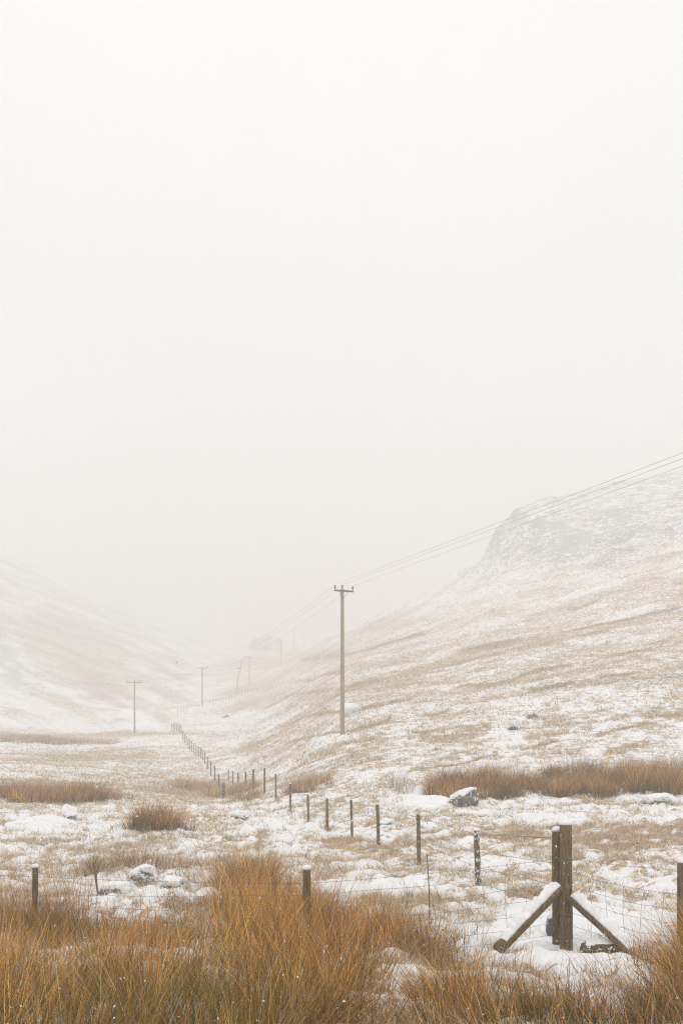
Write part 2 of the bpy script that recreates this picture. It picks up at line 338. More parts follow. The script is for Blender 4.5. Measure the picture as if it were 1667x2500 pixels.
# ------------------------------------------------------------------ ground: one sheet, fine in view, coarse behind
def make_ground():
    pxs = np.arange(-200, 1871, 3.0)
    az = np.arctan((pxs - CX) / F)
    st = az[1] - az[0]
    right = [az[-1]]; s = st
    while right[-1] < math.pi - .02:
        s = min(s * 1.22, .09); right.append(right[-1] + s)
    left = [az[0]]; s = st
    while left[-1] > -math.pi + .02:
        s = min(s * 1.22, .09); left.append(left[-1] - s)
    right = [a for a in right[1:] if a < math.pi - .03]; left = [a for a in left[1:] if a > -math.pi + .03]
    az = np.array(left[::-1] + list(az) + right)
    rr = np.concatenate([[.3, .8, 1.4, 2.1, 2.9, 3.7, 4.4], np.exp(np.arange(math.log(5), math.log(1500), .0062))])
    A, Rr = np.meshgrid(az, rr)
    X, Y = Rr * np.sin(A), Rr * np.cos(A)
    x, y = X.ravel(), Y.ravel()
    z = ground_z(x, y)
    nc = len(az); nr = len(rr)
    V = np.stack([x, y, z], 1)
    i = np.arange(nr - 1)[:, None] * nc; j = np.arange(nc)[None, :]; j2 = (j + 1) % nc
    Q = np.stack([i + j, i + j2, i + nc + j2, i + nc + j], -1).reshape(-1, 4)
    V = np.vstack([V, [[0, 0, V[:nc, 2].mean()]]])
    q = np.arange(nc); tri = np.stack([q, np.full(nc, len(V) - 1), (q + 1) % nc, (q + 1) % nc], -1)
    s_ = straw(V[:, 0], V[:, 1]); rk, cr = rockiness(V[:, 0], V[:, 1])
    px, py = regions(V[:, 0], V[:, 1])
    s_ = s_ * (1 - .5 * cr)
    trk = tracks(px, py)
    heather = .55 * trk + np.clip(fbm(V[:, 0] / 9, V[:, 1] / 9, 3, 71) * 1.6 - .75, 0, 1) * sst(1980, 1860, py) * .9
    tri3 = tri[:, :3]
    Fc = [list(map(int, t)) for t in tri3]
    me_faces = Q
    o = mesh_np('ground', V, me_faces, M_ground, attr={'cover': np.stack([s_, rk, heather], 1)})
    tag(o, kind='structure')
    mc = mesh_np('path', np.array([[.36 * math.sin(a), .36 * math.cos(a), float(z[:nc].mean()) + .06] for a in np.linspace(0, 2 * math.pi, 24, endpoint=False)]), [list(range(24))[::-1]], M_snow)
    bpy.data.objects.remove(mc)
    return o
make_ground()

# ------------------------------------------------------------------ blades of grass and rush
PAL = {
 'orange': np.array([[.64, .31, .075], [.52, .22, .045], [.72, .42, .14], [.30, .115, .03], [.60, .34, .10], [.76, .50, .22], [.20, .09, .03]]),
 'brown':  np.array([[.33, .135, .035], [.42, .20, .055], [.22, .095, .04], [.50, .28, .11], [.26, .17, .07]]),
 'straw':  np.array([[.64, .48, .29], [.54, .38, .21], [.72, .58, .39], [.44, .29, .15], [.76, .67, .54], [.30, .20, .12]]),
 'amber':  np.array([[.52, .33, .15], [.44, .25, .10], [.60, .42, .22], [.36, .20, .09]]),
 'green': np.array([[.13, .145, .045], [.10, .12, .04], [.20, .18, .06], [.40, .25, .09], [.24, .17, .05]]),
 'mat': np.array([[.08, .045, .02], [.055, .035, .015], [.13, .07, .03], [.045, .045, .015], [.22, .13, .06]]),  # dead thatch at clump feet, coloured extra dark as painted shade between stems
 'dusted': np.array([[.46, .38, .30], [.62, .56, .50], [.36, .27, .19], [.70, .67, .63]]),
}
GREEN = np.array([.085, .105, .028])
def blades(base, lean, h, w, kind, green=0.0, seg=3, curl=.25, pale=0.0, tm=None, gtop=1.25):
    """ribbons: base (n,3), lean (n,2) horizontal offset of the tip per metre of length"""
    n = len(base)
    ang = rng.random(n) * math.pi
    wd = np.stack([np.cos(ang), np.sin(ang)], 1)
    V = np.empty((n, seg + 1, 2, 3), np.float32); C = np.empty((n, seg + 1, 2, 3), np.float32)
    pal = PAL[kind]; tip = pal[rng.integers(0, len(pal), n)] * np.exp(rng.normal(0, .28, (n, 1)))
    if tm is not None: tip = tip * tm
    if pale > 0:
        k = rng.random(n) < pale; tip[k] = PAL['dusted'][rng.integers(0, 4, k.sum())]
    gr = (rng.random(n) < green) * (.5 + .5 * rng.random(n))
    cd = rng.normal(0, curl, (n, 2))
    ll = np.sqrt((lean ** 2).sum(1)); vert = 1 / np.sqrt(1 + ll ** 2)
    for k in range(seg + 1):
        t = k / seg
        off = (lean * t * .55 + lean * t * t * .45 + cd * t * t) * (h * vert)[:, None]
        zz = h * vert * (t - .18 * np.minimum(ll, 1.5) * t * t)
        wk = w * (1 - .85 * t) if k < seg else w * .12
        for s in (0, 1):
            sg = (s - .5)
            V[:, k, s, 0] = base[:, 0] + off[:, 0] + wd[:, 0] * wk * sg
            V[:, k, s, 1] = base[:, 1] + off[:, 1] + wd[:, 1] * wk * sg
            V[:, k, s, 2] = base[:, 2] + zz - .01
            g = (gr * min(1, max(0, 1.35 - t * gtop * 1.5)))[:, None]
            C[:, k, s] = tip * (1 - g) + GREEN * g
    idx = np.arange(n)[:, None] * (seg + 1) * 2
    k = np.arange(seg)[None, :] * 2
    a = idx + k
    Q = np.stack([a, a + 1, a + 3, a + 2], -1).reshape(-1, 4)
    return V.reshape(-1, 3), Q, C.reshape(-1, 3)
def merge(chunks):
    Vs, Qs, Cs, o = [], [], [], 0
    for v, q, c in chunks:
        Vs.append(v); Qs.append(q + o); Cs.append(c); o += len(v)
    return np.concatenate(Vs), np.concatenate(Qs), np.concatenate(Cs)
KS = .36
def rush_patch(px, D, rpx, rD, clumps, stems, h, w, kind, wind=(0, 0), green=0., pale=0., spread=.105, fan=.62, pw=1.0):
    """clumps scattered round a spot; each clump throws its stems outwards"""
    th = rng.random(clumps) * 2 * math.pi; rr = rng.random(clumps) ** (.5 * pw)
    cD = D + rD * rr * np.sin(th); cpx = px + rpx * rr * np.cos(th)
    cX = (cpx - CX) / F * cD
    stems = max(6, int(stems * KS)); n = clumps * stems
    cx = np.repeat(cX, stems); cy = np.repeat(cD, stems)
    ch = np.repeat(.7 + .5 * rng.random(clumps), stems)
    dx, dy = rng.normal(0, spread, n), rng.normal(0, spread, n)
    x, y = cx + dx, cy + dy
    z = ground_z(x, y)
    cl = np.repeat(rng.normal(0, .10, (clumps, 2)), stems, 0)
    lean = np.stack([dx, dy], 1) / spread * fan * .5 + rng.normal(0, .13, (n, 2)) + cl + np.array(wind)
    stray = rng.random(n) < .04
    lean[stray] += rng.normal(0, .7, (stray.sum(), 2))
    hh = h * ch * (.45 + .6 * rng.random(n))
    pale = max(pale, .05)
    tm = np.repeat(np.exp(rng.normal(0, .32, (clumps, 1))) * (1 + rng.normal(0, .07, (clumps, 3))), stems, 0)
    if kind in ('orange', 'brown', 'amber', 'green') and h > .3:
        m = int(n * .8); th_ = np.arange(n)[rng.permutation(n)[:m]]
        bb = np.stack([x[th_] + rng.normal(0, .05, m), y[th_] + rng.normal(0, .05, m)], 1)
        ex = blades(np.stack([bb[:, 0], bb[:, 1], ground_z(bb[:, 0], bb[:, 1])], 1), rng.normal(0, .6, (m, 2)), h * (.12 + .34 * rng.random(m)), w * 1.9 * np.ones(m), 'mat', .35, 2, .3)
    else: ex = None
    main = blades(np.stack([x, y, z], 1), lean, hh, w * 1.45 * (.55 + .8 * rng.random(n)), kind, green, 3, .12, pale, np.clip(tm, .4, 1.8), 1.0)
    return main if ex is None else merge([main, ex])

# --- near rushes: one uncountable mass
ch = []
P = rush_patch
# bottom left, nearest
ch += [P(300, 7.6, 260, .7, 14, 110, .56, .0042, 'green', (.1, 0), .9), P(560, 7.8, 220, .8, 14, 110, .60, .0042, 'green', (.05, 0), .9), P(250, 9.4, 300, .6, 10, 100, .5, .0042, 'green', (.1, 0), .9), P(820, 13.8, 60, .3, 5, 100, .5, .0042, 'green', (0, 0), .9), P(1250, 7.6, 200, .4, 8, 90, .42, .004, 'green', (-.2, 0), .9), P(1640, 8.4, 60, .4, 6, 90, .5, .004, 'green', (-.2, 0), .9), P(740, 14.6, 50, .4, 6, 100, .6, .0045, 'green', (0, 0), .9),
       P(60, 15.3, 110, .35, 28, 110, .92, .005, 'brown', (-.15, 0), .8), P(150, 15.0, 60, .3, 8, 100, .8, .005, 'brown', (-.1, 0), .8), P(745, 12.6, 50, .2, 11, 100, .85, .005, 'orange', (0, 0), .6),
       P(150, 8.0, 620, 2.0, 52, 120, .74, .0042, 'orange', (.28, .05), .95), P(560, 8.3, 420, 1.6, 46, 130, .80, .0042, 'orange', (.08, 0), .95),
       P(450, 10.8, 480, 1.3, 46, 110, .74, .0042, 'orange', (.12, 0), .5), P(60, 10.8, 250, 1.2, 22, 110, .72, .0045, 'orange', (.2, 0), .4),
       P(700, 12.2, 190, 1.4, 36, 120, .80, .0045, 'orange', (.0, 0), .5), P(800, 10.0, 130, 1.4, 24, 110, .70, .0042, 'orange', (-.1, 0), .6),
       P(20, 16.0, 140, 1.0, 20, 110, .88, .005, 'brown', (-.2, 0), .9), P(190, 16.6, 150, .7, 24, 110, .74, .005, 'brown', (-.12, 0), .9), P(370, 16.2, 130, .7, 20, 100, .55, .005, 'brown', (-.1, 0), .9),
       P(480, 14.4, 190, .8, 17, 95, .55, .0045, 'brown', (0, 0), .6), P(200, 13.6, 260, .8, 17, 90, .5, .0045, 'orange', (.05, 0), .4),
       P(680, 15.8, 135, 1.5, 58, 120, .82, .005, 'orange', (.05, 0), .5), P(690, 14.2, 100, .8, 16, 100, .7, .005, 'brown', (.05, 0), .9), P(610, 18.3, 85, 1.5, 34, 110, .82, .0055, 'orange', (.05, 0), .3),
       P(590, 22.0, 80, 1.2, 26, 100, .74, .006, 'amber', (.1, 0), .3, .1), P(590, 21.5, 75, 1.4, 26, 100, .80, .006, 'orange', (.1, 0), .4),
       P(480, 19.0, 80, 1.2, 12, 70, .45, .005, 'brown', (.1, 0), .1, .3), P(650, 20.0, 55, 1.2, 15, 90, .72, .0055, 'brown', (.05, 0), .4),
       P(260, 26.0, 60, 1.0, 18, 100, .58, .0065, 'amber', (.05, 0), .6), P(370, 26.5, 90, .9, 18, 80, .5, .0065, 'brown', (.05, 0), .5, .2), P(460, 27, 70, 1.0, 10, 70, .45, .0065, 'amber', (.05, 0), .4, .4),
       P(900, 13.8, 65, .7, 22, 110, .70, .0045, 'orange', (-.08, 0), .5), P(1000, 13.2, 80, .7, 22, 100, .64, .0045, 'orange', (-.14, 0), .5), P(1060, 11.9, 70, .6, 13, 90, .60, .0042, 'brown', (-.15, 0), .8),
       P(900, 11.6, 70, .4, 9, 70, .45, .0042, 'orange', (-.1, 0), .6),
       P(1120, 9.6, 110, .6, 16, 100, .50, .0042, 'orange', (-.25, 0), .7), P(1240, 8.3, 260, .6, 26, 90, .42, .004, 'brown', (-.25, 0), .8), P(1000, 7.9, 200, .6, 18, 100, .50, .004, 'orange', (-.2, 0), .7),
       P(1500, 8.2, 240, .5, 22, 80, .44, .004, 'brown', (-.32, 0), .6, .1), P(1700, 10.2, 62, 1.2, 30, 110, .85, .0045, 'orange', (-.28, 0), .6), P(1400, 7.6, 380, .5, 28, 100, .45, .004, 'orange', (-.28, 0), .8),
       P(1760, 9.5, 120, 1.5, 24, 110, .8, .0045, 'orange', (-.25, 0), .5), P(1640, 8.6, 90, .6, 14, 110, .6, .0045, 'brown', (-.3, 0), .9),
       P(-120, 10, 200, 3, 30, 100, .8, .0045, 'orange', (.2, 0), .4), P(500, 6.6, 520, .4, 26, 100, .5, .003, 'orange', (.1, 0), .9), P(1250, 6.5, 560, .4, 18, 90, .40, .004, 'orange', (-.2, 0), .9),
       P(350, 22.5, 330, 3.2, 60, 30, .55, .0055, 'dusted', (-.05, 0), 0, 0, .5), P(300, 32, 330, 5, 90, 30, .5, .007, 'dusted', (0, 0), 0, 0, .6), P(150, 24, 200, 4, 50, 30, .5, .0055, 'amber', (-.1, 0), 0, .4, .5),
       P(100, 19, 160, 1.6, 30, 40, .6, .005, 'brown', (-.2, 0), 0, .3, .4), P(520, 25, 200, 3, 40, 36, .5, .006, 'brown', (0, 0), 0, .3, .6),
       P(720, 19, 60, 3, 24, 36, .6, .005, 'dusted', (-.05, 0), 0, 0, .3), P(880, 15.3, 120, .8, 26, 30, .42, .0045, 'brown', (-.1, 0), 0, .3, .3), P(1060, 14.2, 80, .7, 20, 26, .45, .0045, 'brown', (-.1, 0), 0, .3, .3),
       P(1150, 11.6, 60, .8, 12, 26, .42, .004, 'brown', (-.25, 0), 0, .2, .3), P(1590, 11.2, 60, .8, 16, 30, .6, .004, 'brown', (-.35, 0), 0, .2, .3), P(1380, 9.0, 330, .6, 40, 26, .38, .004, 'brown', (-.25, 0), 0, .2, .4), P(1300, 10.6, 260, .5, 24, 22, .26, .004, 'brown', (-.25, 0), 0, .2, .4), P(200, 12.6, 400, .8, 40, 26, .4, .004, 'amber', (.1, 0), 0, .3, .4)]
V, Q, C = merge(ch)
tag(mesh_np('rush_bed', V, Q, M_grass, attr={'tint': C}), 'mass of orange brown rushes filling the foreground, green at the base', 'rushes', kind='stuff')

# --- separate clumps further off
def clump_thing(label, parts, name='rush_clump', group='rush clumps beyond the fence'):
    px, D = parts[0][0], parts[0][1]
    V, Q, C = merge([P(*a[:10], **(a[10] if len(a) > 10 else {})) for a in parts])
    b = at(px, D); V = V - np.array(b)
    o = mesh_np(name, V, Q, M_grass, attr={'tint': C}); o.location = b
    tag(o, label, 'rushes', group)
RG = lambda **k: dict(dict(spread=.2, pw=1.3), **k)
clump_thing('round dark brown rush clump standing alone in the snow, left of the snow-topped mossy rock',
   [(385, 37.5, 50, 1.3, 30, 110, 1.0, .009, 'brown', (0, 0), dict(green=.7)), (380, 37.5, 62, 1.3, 18, 90, .95, .009, 'orange', (0, 0), dict(green=.5)), (430, 37.5, 50, 1.2, 12, 60, .8, .009, 'brown', (0, 0), dict(green=.4, pale=.3))])
clump_thing('pale thin rush tuft in the snow, left of the big rush clumps', [(985, 50, 30, 1.5, 12, 70, .9, .010, 'dusted', (0, 0), dict(green=.3))])
RG = lambda **k: dict(dict(spread=.2, pw=1.3), **k)
def ragged(px0, px1, D, h, kinds, n, seed):
    r_ = random.Random(seed); out = []
    for i in range(n):
        px = px0 + (px1 - px0) * (i + r_.random()) / n; k = kinds[r_.randrange(len(kinds))]
        out.append((px, D + r_.uniform(-1.6, 1.6), r_.uniform(9, 22), r_.uniform(.3, .8), r_.randint(5, 10), r_.randint(90, 150), h * r_.uniform(.55, 1.15), .010, k, (r_.uniform(-.1, .1), 0), RG(green=r_.uniform(.3, 1))))
    return out
clump_thing('orange rush clump directly behind the snowy boulder', ragged(1065, 1205, 48, 1.05, ['orange', 'orange', 'amber', 'brown'], 13, 1) + [(1068, 48.5, 10, .6, 5, 120, 1.1, .010, 'brown', (-.35, 0), RG(green=.9)), (1150, 45, 40, .6, 12, 110, .7, .010, 'amber', (0, 0), RG(green=.3))])
clump_thing('low rush clump with grey dusted tips between the two biggest rush clumps', ragged(1205, 1335, 47, .85, ['brown', 'brown', 'orange'], 11, 2) + [(1240, 51, 50, .8, 20, 50, .95, .010, 'dusted', (0, 0), RG())])
clump_thing('wide russet rush clump right of centre, behind the corner post', ragged(1335, 1530, 47, 1.0, ['orange', 'brown', 'orange', 'amber'], 19, 3) + ragged(1340, 1530, 50, 1.1, ['brown', 'dusted'], 6, 13))
clump_thing('dark rush clump cut off by the right edge of the photo', ragged(1525, 1700, 47.5, 1.1, ['orange', 'orange', 'brown'], 17, 4) + ragged(1540, 1700, 51, 1.15, ['brown', 'dusted'], 5, 14))
clump_thing('long low band of brown rushes at the left edge, above the snowy mounds', [(110, 58, 160, 3.2, 120, 110, .95, .013, 'brown', (0, 0), dict(green=.3)), (60, 57, 190, 2.6, 70, 110, .85, .013, 'orange', (0, 0), dict(green=.4)), (260, 60, 60, 2.2, 16, 80, .7, .012, 'brown', (0, 0), dict(pale=.2))])
clump_thing('amber grass patch around the thick post where the fence dips', [(560, 72, 70, 6, 110, 90, .75, .014, 'amber', (0, 0), dict(green=.1, pale=.2)), (480, 84, 60, 6, 70, 80, .7, .016, 'amber', (0, 0), dict(pale=.25)), (600, 60, 35, 3, 26, 60, .6, .012, 'brown', (0, 0), dict(pale=.2))], name='grass_patch')
clump_thing('rusty grass patch right of the receding fence at the foot of the slope', [(760, 57, 45, 2.2, 50, 80, .55, .012, 'amber', (0, 0), dict(pale=.2)), (720, 57, 30, 1.5, 24, 80, .6, .012, 'brown', (0, 0), dict(pale=.2))], name='grass_patch')
clump_thing('far brown rush band at the foot of the left hill', [(70, 172, 170, 10, 170, 60, 1.0, .034, 'brown', (0, 0), dict(spread=.5)), (180, 168, 110, 7, 70, 60, .8, .034, 'amber', (0, 0), dict(spread=.5, pale=.2))])

# --- short dead grass, dusted with snow
def turf():
    out = []
    def ring(n, d0, d1, hm, w, px0=-150, px1=1820, thr=.42, gain=3.2, seg=2, pw=2.0):
        u = rng.random(n); D = (d0 ** pw + u * (d1 ** pw - d0 ** pw)) ** (1 / pw)
        px = px0 + rng.random(n) * (px1 - px0); X = (px - CX) / F * D
        s = straw(X, D)
        f = (fbm(X / .45, D / .45, 2, 83) - .5) * 1.05 + (fbm(X / 1.3, D / 1.3, 2, 87) - .5) * .5 + .5
        keep = rng.random(n) < np.clip((f - (1 - s) * .95 + .07) * gain, 0, 1)
        X, D = X[keep], D[keep]; m = len(X)
        if not m: return
        big = fbm(X / .8, D / .8, 2, 91)
        ang = 2 * math.pi * vn(X / .35, D / .35, 95) * 2 + rng.normal(0, .5, m)
        ln = np.stack([np.cos(ang), np.sin(ang) - .25], 1) * (.5 + rng.random(m))[:, None]
        k = rng.random(m) < .12
        b = np.stack([X, D, ground_z(X, D)], 1)
        h = hm * (.4 + .9 * rng.random(m)) * (.6 + .8 * big)
        for sel, kd in ((~k, 'straw'), (k, 'amber')):
            out.append(blades(b[sel], ln[sel], h[sel], w * (.7 + .6 * rng.random(sel.sum())), kd, 0, seg, .3, .25))
    ring(190000, 7, 20, .22, .006)
    ring(330000, 18, 36, .24, .010)
    ring(360000, 34, 75, .26, .018)
    ring(260000, 70, 150, .30, .035, pw=1.3)
    ring(120000, 140, 300, .38, .055, pw=1.1)
    return merge(out)
V, Q, C = turf()
tag(mesh_np('moor_grass', V, Q, M_grass, attr={'tint': C}), 'pale straw coloured moor grass poking through the thin snow', 'grass', kind='stuff')

# ------------------------------------------------------------------ posts
def post_mesh(h, r, lean=(0, 0), seed=0, sides=14, sink=.25, taper=.92):
    n = 9; path, rad = [], []
    for i in range(n):
        t = i / (n - 1); z = -sink + (h + sink) * t
        path.append((lean[0] * z, lean[1] * z, z)); rad.append(r * (1 + (taper - 1) * t))
    path.append((lean[0] * (h + .004), lean[1] * (h + .004), h + .006)); rad.append(r * taper * .86)
    return tube(path, rad, sides, .17, True, seed)
def cap_mesh(top, r, hh, seed=0):
    rs = np.random.default_rng(seed); S = 16; V, Fc = [], []
    rings = [(1.02, -.006), (1.10, .25 * hh), (1.02, .6 * hh), (.75, .88 * hh), (.4, .98 * hh)]
    jit = 1 + .10 * (rs.random(S) - .5)
    for q, z in rings:
        for k in range(S):
            a = 2 * math.pi * k / S; V.append((top[0] + r * q * jit[k] * math.cos(a), top[1] + r * q * jit[k] * math.sin(a), top[2] + z + .04 * hh * (rs.random() - .5)))
    for i in range(len(rings) - 1):
        for k in range(S):
            k2 = (k + 1) % S; Fc.append([i * S + k, i * S + k2, (i + 1) * S + k2, (i + 1) * S + k])
    V.append((top[0], top[1], top[2] + hh)); Fc += [[(len(rings) - 1) * S + k, (len(rings) - 1) * S + (k + 1) % S, len(V) - 1] for k in range(S)]
    Fc.append(list(range(S))[::-1])
    return V, Fc
def add_post(parent, world, h, r, lean=(0, 0), cap=.0, mat=None, seed=0, name='post'):
    v, f = post_mesh(h, r, lean, seed)
    o = mesh_np(name, np.array([tuple(q) for q in v]), f, mat or M_wood, parent)
    o.location = Vector(world) - parent.location
    if cap > 0:
        v, f = cap_mesh((lean[0] * h, lean[1] * h, h + .006), r * .92, cap, seed)
        s = mesh_np('snow_cap', np.array(v), f, M_snow, o)
    return o
def top_of(px, row, D): return Vector(((px - CX) / F * D, D, (HY - row) / F * D))

# near corner post with its struts
Dc = 14.0
base = at(1381, Dc)
cp = empty('corner_post', base); tag(cp, 'thick snow-capped corner post with two diagonal braces lying under snow', 'fence post')
hmain = (HY - 2013) / F * Dc - base.z
add_post(cp, base, hmain, .077, (-.006, 0), .052, M_wood, 3, 'main_post')
b2 = base + Vector((-.07, .15, 0)); b2.z = float(ground_z(np.array([b2.x]), np.array([b2.y]))[0])
h2 = (HY - 2030) / F * (Dc + .1) - b2.z
add_post(cp, b2, h2, .06, (-.004, 0), .045, M_wood, 4, 'second_post')
def strut(p_top, p_bot, r, sd):
    a, b = Vector(p_top) - base, Vector(p_bot) - base
    d = (b - a); L_ = d.length
    rs = np.random.default_rng(sd)
    n = 14
    path = [a + d * (i / (n - 1)) + Vector((0, 0, .006 * (rs.random() - .5))) for i in range(n)]
    v, f = tube(path, r, 14, .10, True, sd)
    o = mesh_np('brace', np.array([tuple(q) for q in v]), f, M_wood, cp)
    dn = d.normalized(); side = dn.cross(Vector((0, 0, 1))).normalized(); nrm = side.cross(dn).normalized()
    V, Fc = [], []; K = 11; m = 40
    for i in range(m):
        t = i / (m - 1); c = a + d * (t * .90 + .005)
        th = .066 * (.95 + .22 * math.sin(i * .55 + sd) + .16 * math.sin(i * 1.7 + sd * 2) + .55 * (rs.random() - .5)) * min(1, (m - 1 - i) / 6 + .1) * min(1, i / 2 + .35)
        for k in range(K):
            u = math.pi * (.19 + .62 * k / (K - 1)); w = r * 1.06 * (1 + .06 * (rs.random() - .5))
            V.append(c + side * math.cos(u) * w + nrm * (math.sin(u) * (r * .96 + th * (math.sin(math.pi * k / (K - 1)) * .75 + .25)) - .004))
    for i in range(m - 1):
        for k in range(K - 1): Fc.append([i * K + k, i * K + k + 1, (i + 1) * K + k + 1, (i + 1) * K + k])
        Fc.append([i * K + K - 1, i * K, (i + 1) * K, (i + 1) * K + K - 1])
    Fc.append(list(range(K))[::-1]); Fc.append([(m - 1) * K + k for k in range(K)])
    mesh_np('snow_cover', np.array([tuple(q) for q in V]), Fc, M_snow, o)
strut(top_of(1362, 2166, 13.9), top_of(1215, 2318, 13.3), .068, 5)
strut(top_of(1396, 2192, 13.93), top_of(1556, 2338, 13.1), .066, 6)

# ------------------------------------------------------------------ wires
def wire_mesh(lines, r, sides=4):
    return join([tube(l, r, sides, 0, False) for l in lines])
def barbed(p, q, r=.0017, step=.11, sag=.02):
    p, q = Vector(p), Vector(q); n = 14
    pts = [p.lerp(q, i / n) - Vector((0, 0, sag * 4 * (i / n) * (1 - i / n))) for i in range(n + 1)]
    parts = [tube(pts, r, 4, 0, False)]
    L_ = (q - p).length; k = int(L_ / step)
    for i in range(1, k):
        t = i / k; c = p.lerp(q, t) - Vector((0, 0, sag * 4 * t * (1 - t)))
        for s in (1, -1): parts.append(tube([c + Vector((.008 * s, 0, -.013)), c + Vector((-.008 * s, 0, .013))], r * .9, 3, 0, False))
    return join(parts)
def netting(p, q, zs, step, r=.0014, seed=0):
    """stock net between two uprights: p, q ground points; zs heights of the line wires"""
    rs = random.Random(seed)
    p, q = Vector(p), Vector(q); parts = []
    n = max(2, int((q - p).length / step)); grid = []
    for i in range(n + 1):
        t = i / n; c = p.lerp(q, t); sag = .035 * 4 * t * (1 - t)
        grid.append([c + Vector((rs.uniform(-.012, .012) + .03 * math.sin(i * .9 + z * 3), rs.uniform(-.01, .01), z - sag + rs.uniform(-.008, .008))) for z in zs])
    for j in range(len(zs)): parts.append(tube([g[j] for g in grid], r, 3, 0, False))
    for g in grid[1:-1]: parts.append(tube(g, r, 3, 0, False))
    return join(parts)
def add_wire(name, vf, parent, mat=M_steel):
    v, f = vf
    o = mesh_np(name, np.array([tuple(Vector(q) - parent.location) for q in v]), f, mat, parent); return o

for z_ in (.14, .40, .70, 1.0):
    v, f = (tube([Vector((math.cos(a) * .082 - .006 * z_, math.sin(a) * .082, z_ + .006 * math.sin(a * .5))) for a in np.linspace(0, 4 * math.pi, 40)], .0025, 4)); mesh_np('wire_wrap', np.array([tuple(q) for q in v]), f, M_steel, cp)
# near fence: two low posts on the left, corner, one post on the right edge
ZS = [.12, .25, .40, .55, .70, .86]
def near_fence():
    def gp(px, row, D, hh):
        t = top_of(px, row, D); return Vector((t.x, t.y, t.z - hh)), hh
    g1, h1 = gp(84, 2118, 16.0, 1.2); g2, h2_ = gp(749, 2123, 13.2, 1.15); g3, h3 = gp(1664, 2106, 13.0, 1.2)
    g0 = Vector((-7.4, 17.2, g1.z)); g4 = Vector((6.6, 12.4, g3.z + .02))
    fl = empty('wire_fence', g2); tag(fl, 'stock net fence with two low snow-capped posts among the foreground rushes', 'fence')
    add_post(fl, g1, h1, .044, (.015, 0), .045, M_wood, 11); add_post(fl, g2, h2_, .047, (0, 0), .045, M_wood, 12)
    c = Vector((base.x - .16, base.y + .05, base.z))
    zc = base.z
    for i, (a, b, st) in enumerate(((g0, g1, .3), (g1, g2, .3), (g2, c, .28))):
        off = Vector((0, 0, .02))
        add_wire('net_panel', netting(a + off, b + off, ZS, st, .0021, i), fl)
    Z = lambda p, h: p + Vector((0, 0, h))
    add_wire('barbed_wire', join([barbed(Z(g0, 1.06), Z(g1, 1.08)), barbed(Z(g1, 1.08), Z(g2, 1.0)), barbed(Z(g2, 1.0), Z(c, 1.0))]), fl)
    st = top_of(1042, 2086, 13.6); bt = top_of(1048, 2192, 13.6)
    add_wire('iron_rod', tube([bt - Vector((0, 0, .3)), bt, st], .0055, 6, 0, True), fl, M_rust)
    fr = empty('wire_fence', g3); tag(fr, 'stock net fence running from the corner post to the post at the right edge', 'fence')
    add_post(fr, g3, h3, .053, (-.0, 0), .05, M_wood, 13)
    c2 = Vector((base.x + .07, base.y, base.z))
    add_wire('net_panel', netting(c2, g3, ZS, .2, .0023, 7), fr); add_wire('net_panel', netting(g3, g4, ZS, .2, .0023, 8), fr)
    add_wire('barbed_wire', join([barbed(Z(c2, 1.02), Z(g3, 1.12)), barbed(Z(g3, 1.12), Z(g4, 1.1))]), fr)
near_fence()

# fence running away down to the dip
def post_from(px, trow, D, hmin=.9):
    X = (px - CX) / F * D; g = at(px, D); h = (HY - trow) / F * D - g.z
    return g, max(h, .5)
SP = [(1167, 2028, 20.3, .050, (-.035, 0), .03, M_woods), (1023, 1989, 26.6, .045, (-.02, 0), 0, M_woodf), (924, 1965, 31.6, .044, (-.03, 0), 0, M_woodf), (860, 1954, 36, .040, (-.03, 0), 0, M_woodf),
      (799, 1950, 39.5, .047, (-.01, 0), 0, M_woodf), (753, 1944, 43, .042, (-.025, 0), 0, M_woodf), (709, 1914, 47.5, .05, (-.005, 0), .02, M_woodf), (674, 1890, 53, .042, (-.01, 0), 0, M_woodf),
      (646, 1875, 60, .045, (0, 0), 0, M_woodf), (619, 1878, 66, .06, (-.01, 0), 0, M_woodf), (600, 1884, 72, .06, (0, 0), 0, M_woodf), (582, 1888, 78, .05, (-.01, 0), 0, M_woodf), (569, 1899, 84, .045, (0, 0), 0, M_woodf), (558, 1905, 90, .04, (0, 0), 0, M_woodf)]
fa = empty('wire_fence', at(924, 31.6)); tag(fa, 'line of separate brown posts stepping away from the corner post into the dip', 'fence')
tops = [base + Vector((-.1, .1, 1.3))]
for k, (px, tr, D, r, ln, cap, mt) in enumerate(SP):
    g, h = post_from(px, tr, D)
    h = min(max(h, .95), 1.5)
    add_post(fa, g, h, r, ln, cap, mt, 20 + k); tops.append(g + Vector((ln[0] * h, 0, h)))
def line_on(tops, drops, r): return join([tube([t - Vector((0, 0, d)) for t in tops], r, 4, 0, False) for d in drops])
add_wire('line_wire', line_on(tops, [.06], .0050), fa); 
for d in (.35, .6, .85): add_wire('line_wire', line_on(tops[:8], [d], .0032), fa)
# thick gate post in the dip
g, h = post_from(546, 1913, 64); tp = empty('wooden_post', g); tag(tp, 'short thick post standing alone in amber grass at the dip', 'fence post')
add_post(tp, g, min(max(h, .8), 1.4), .075, (0, 0), 0, M_woodf, 50, 'shaft')

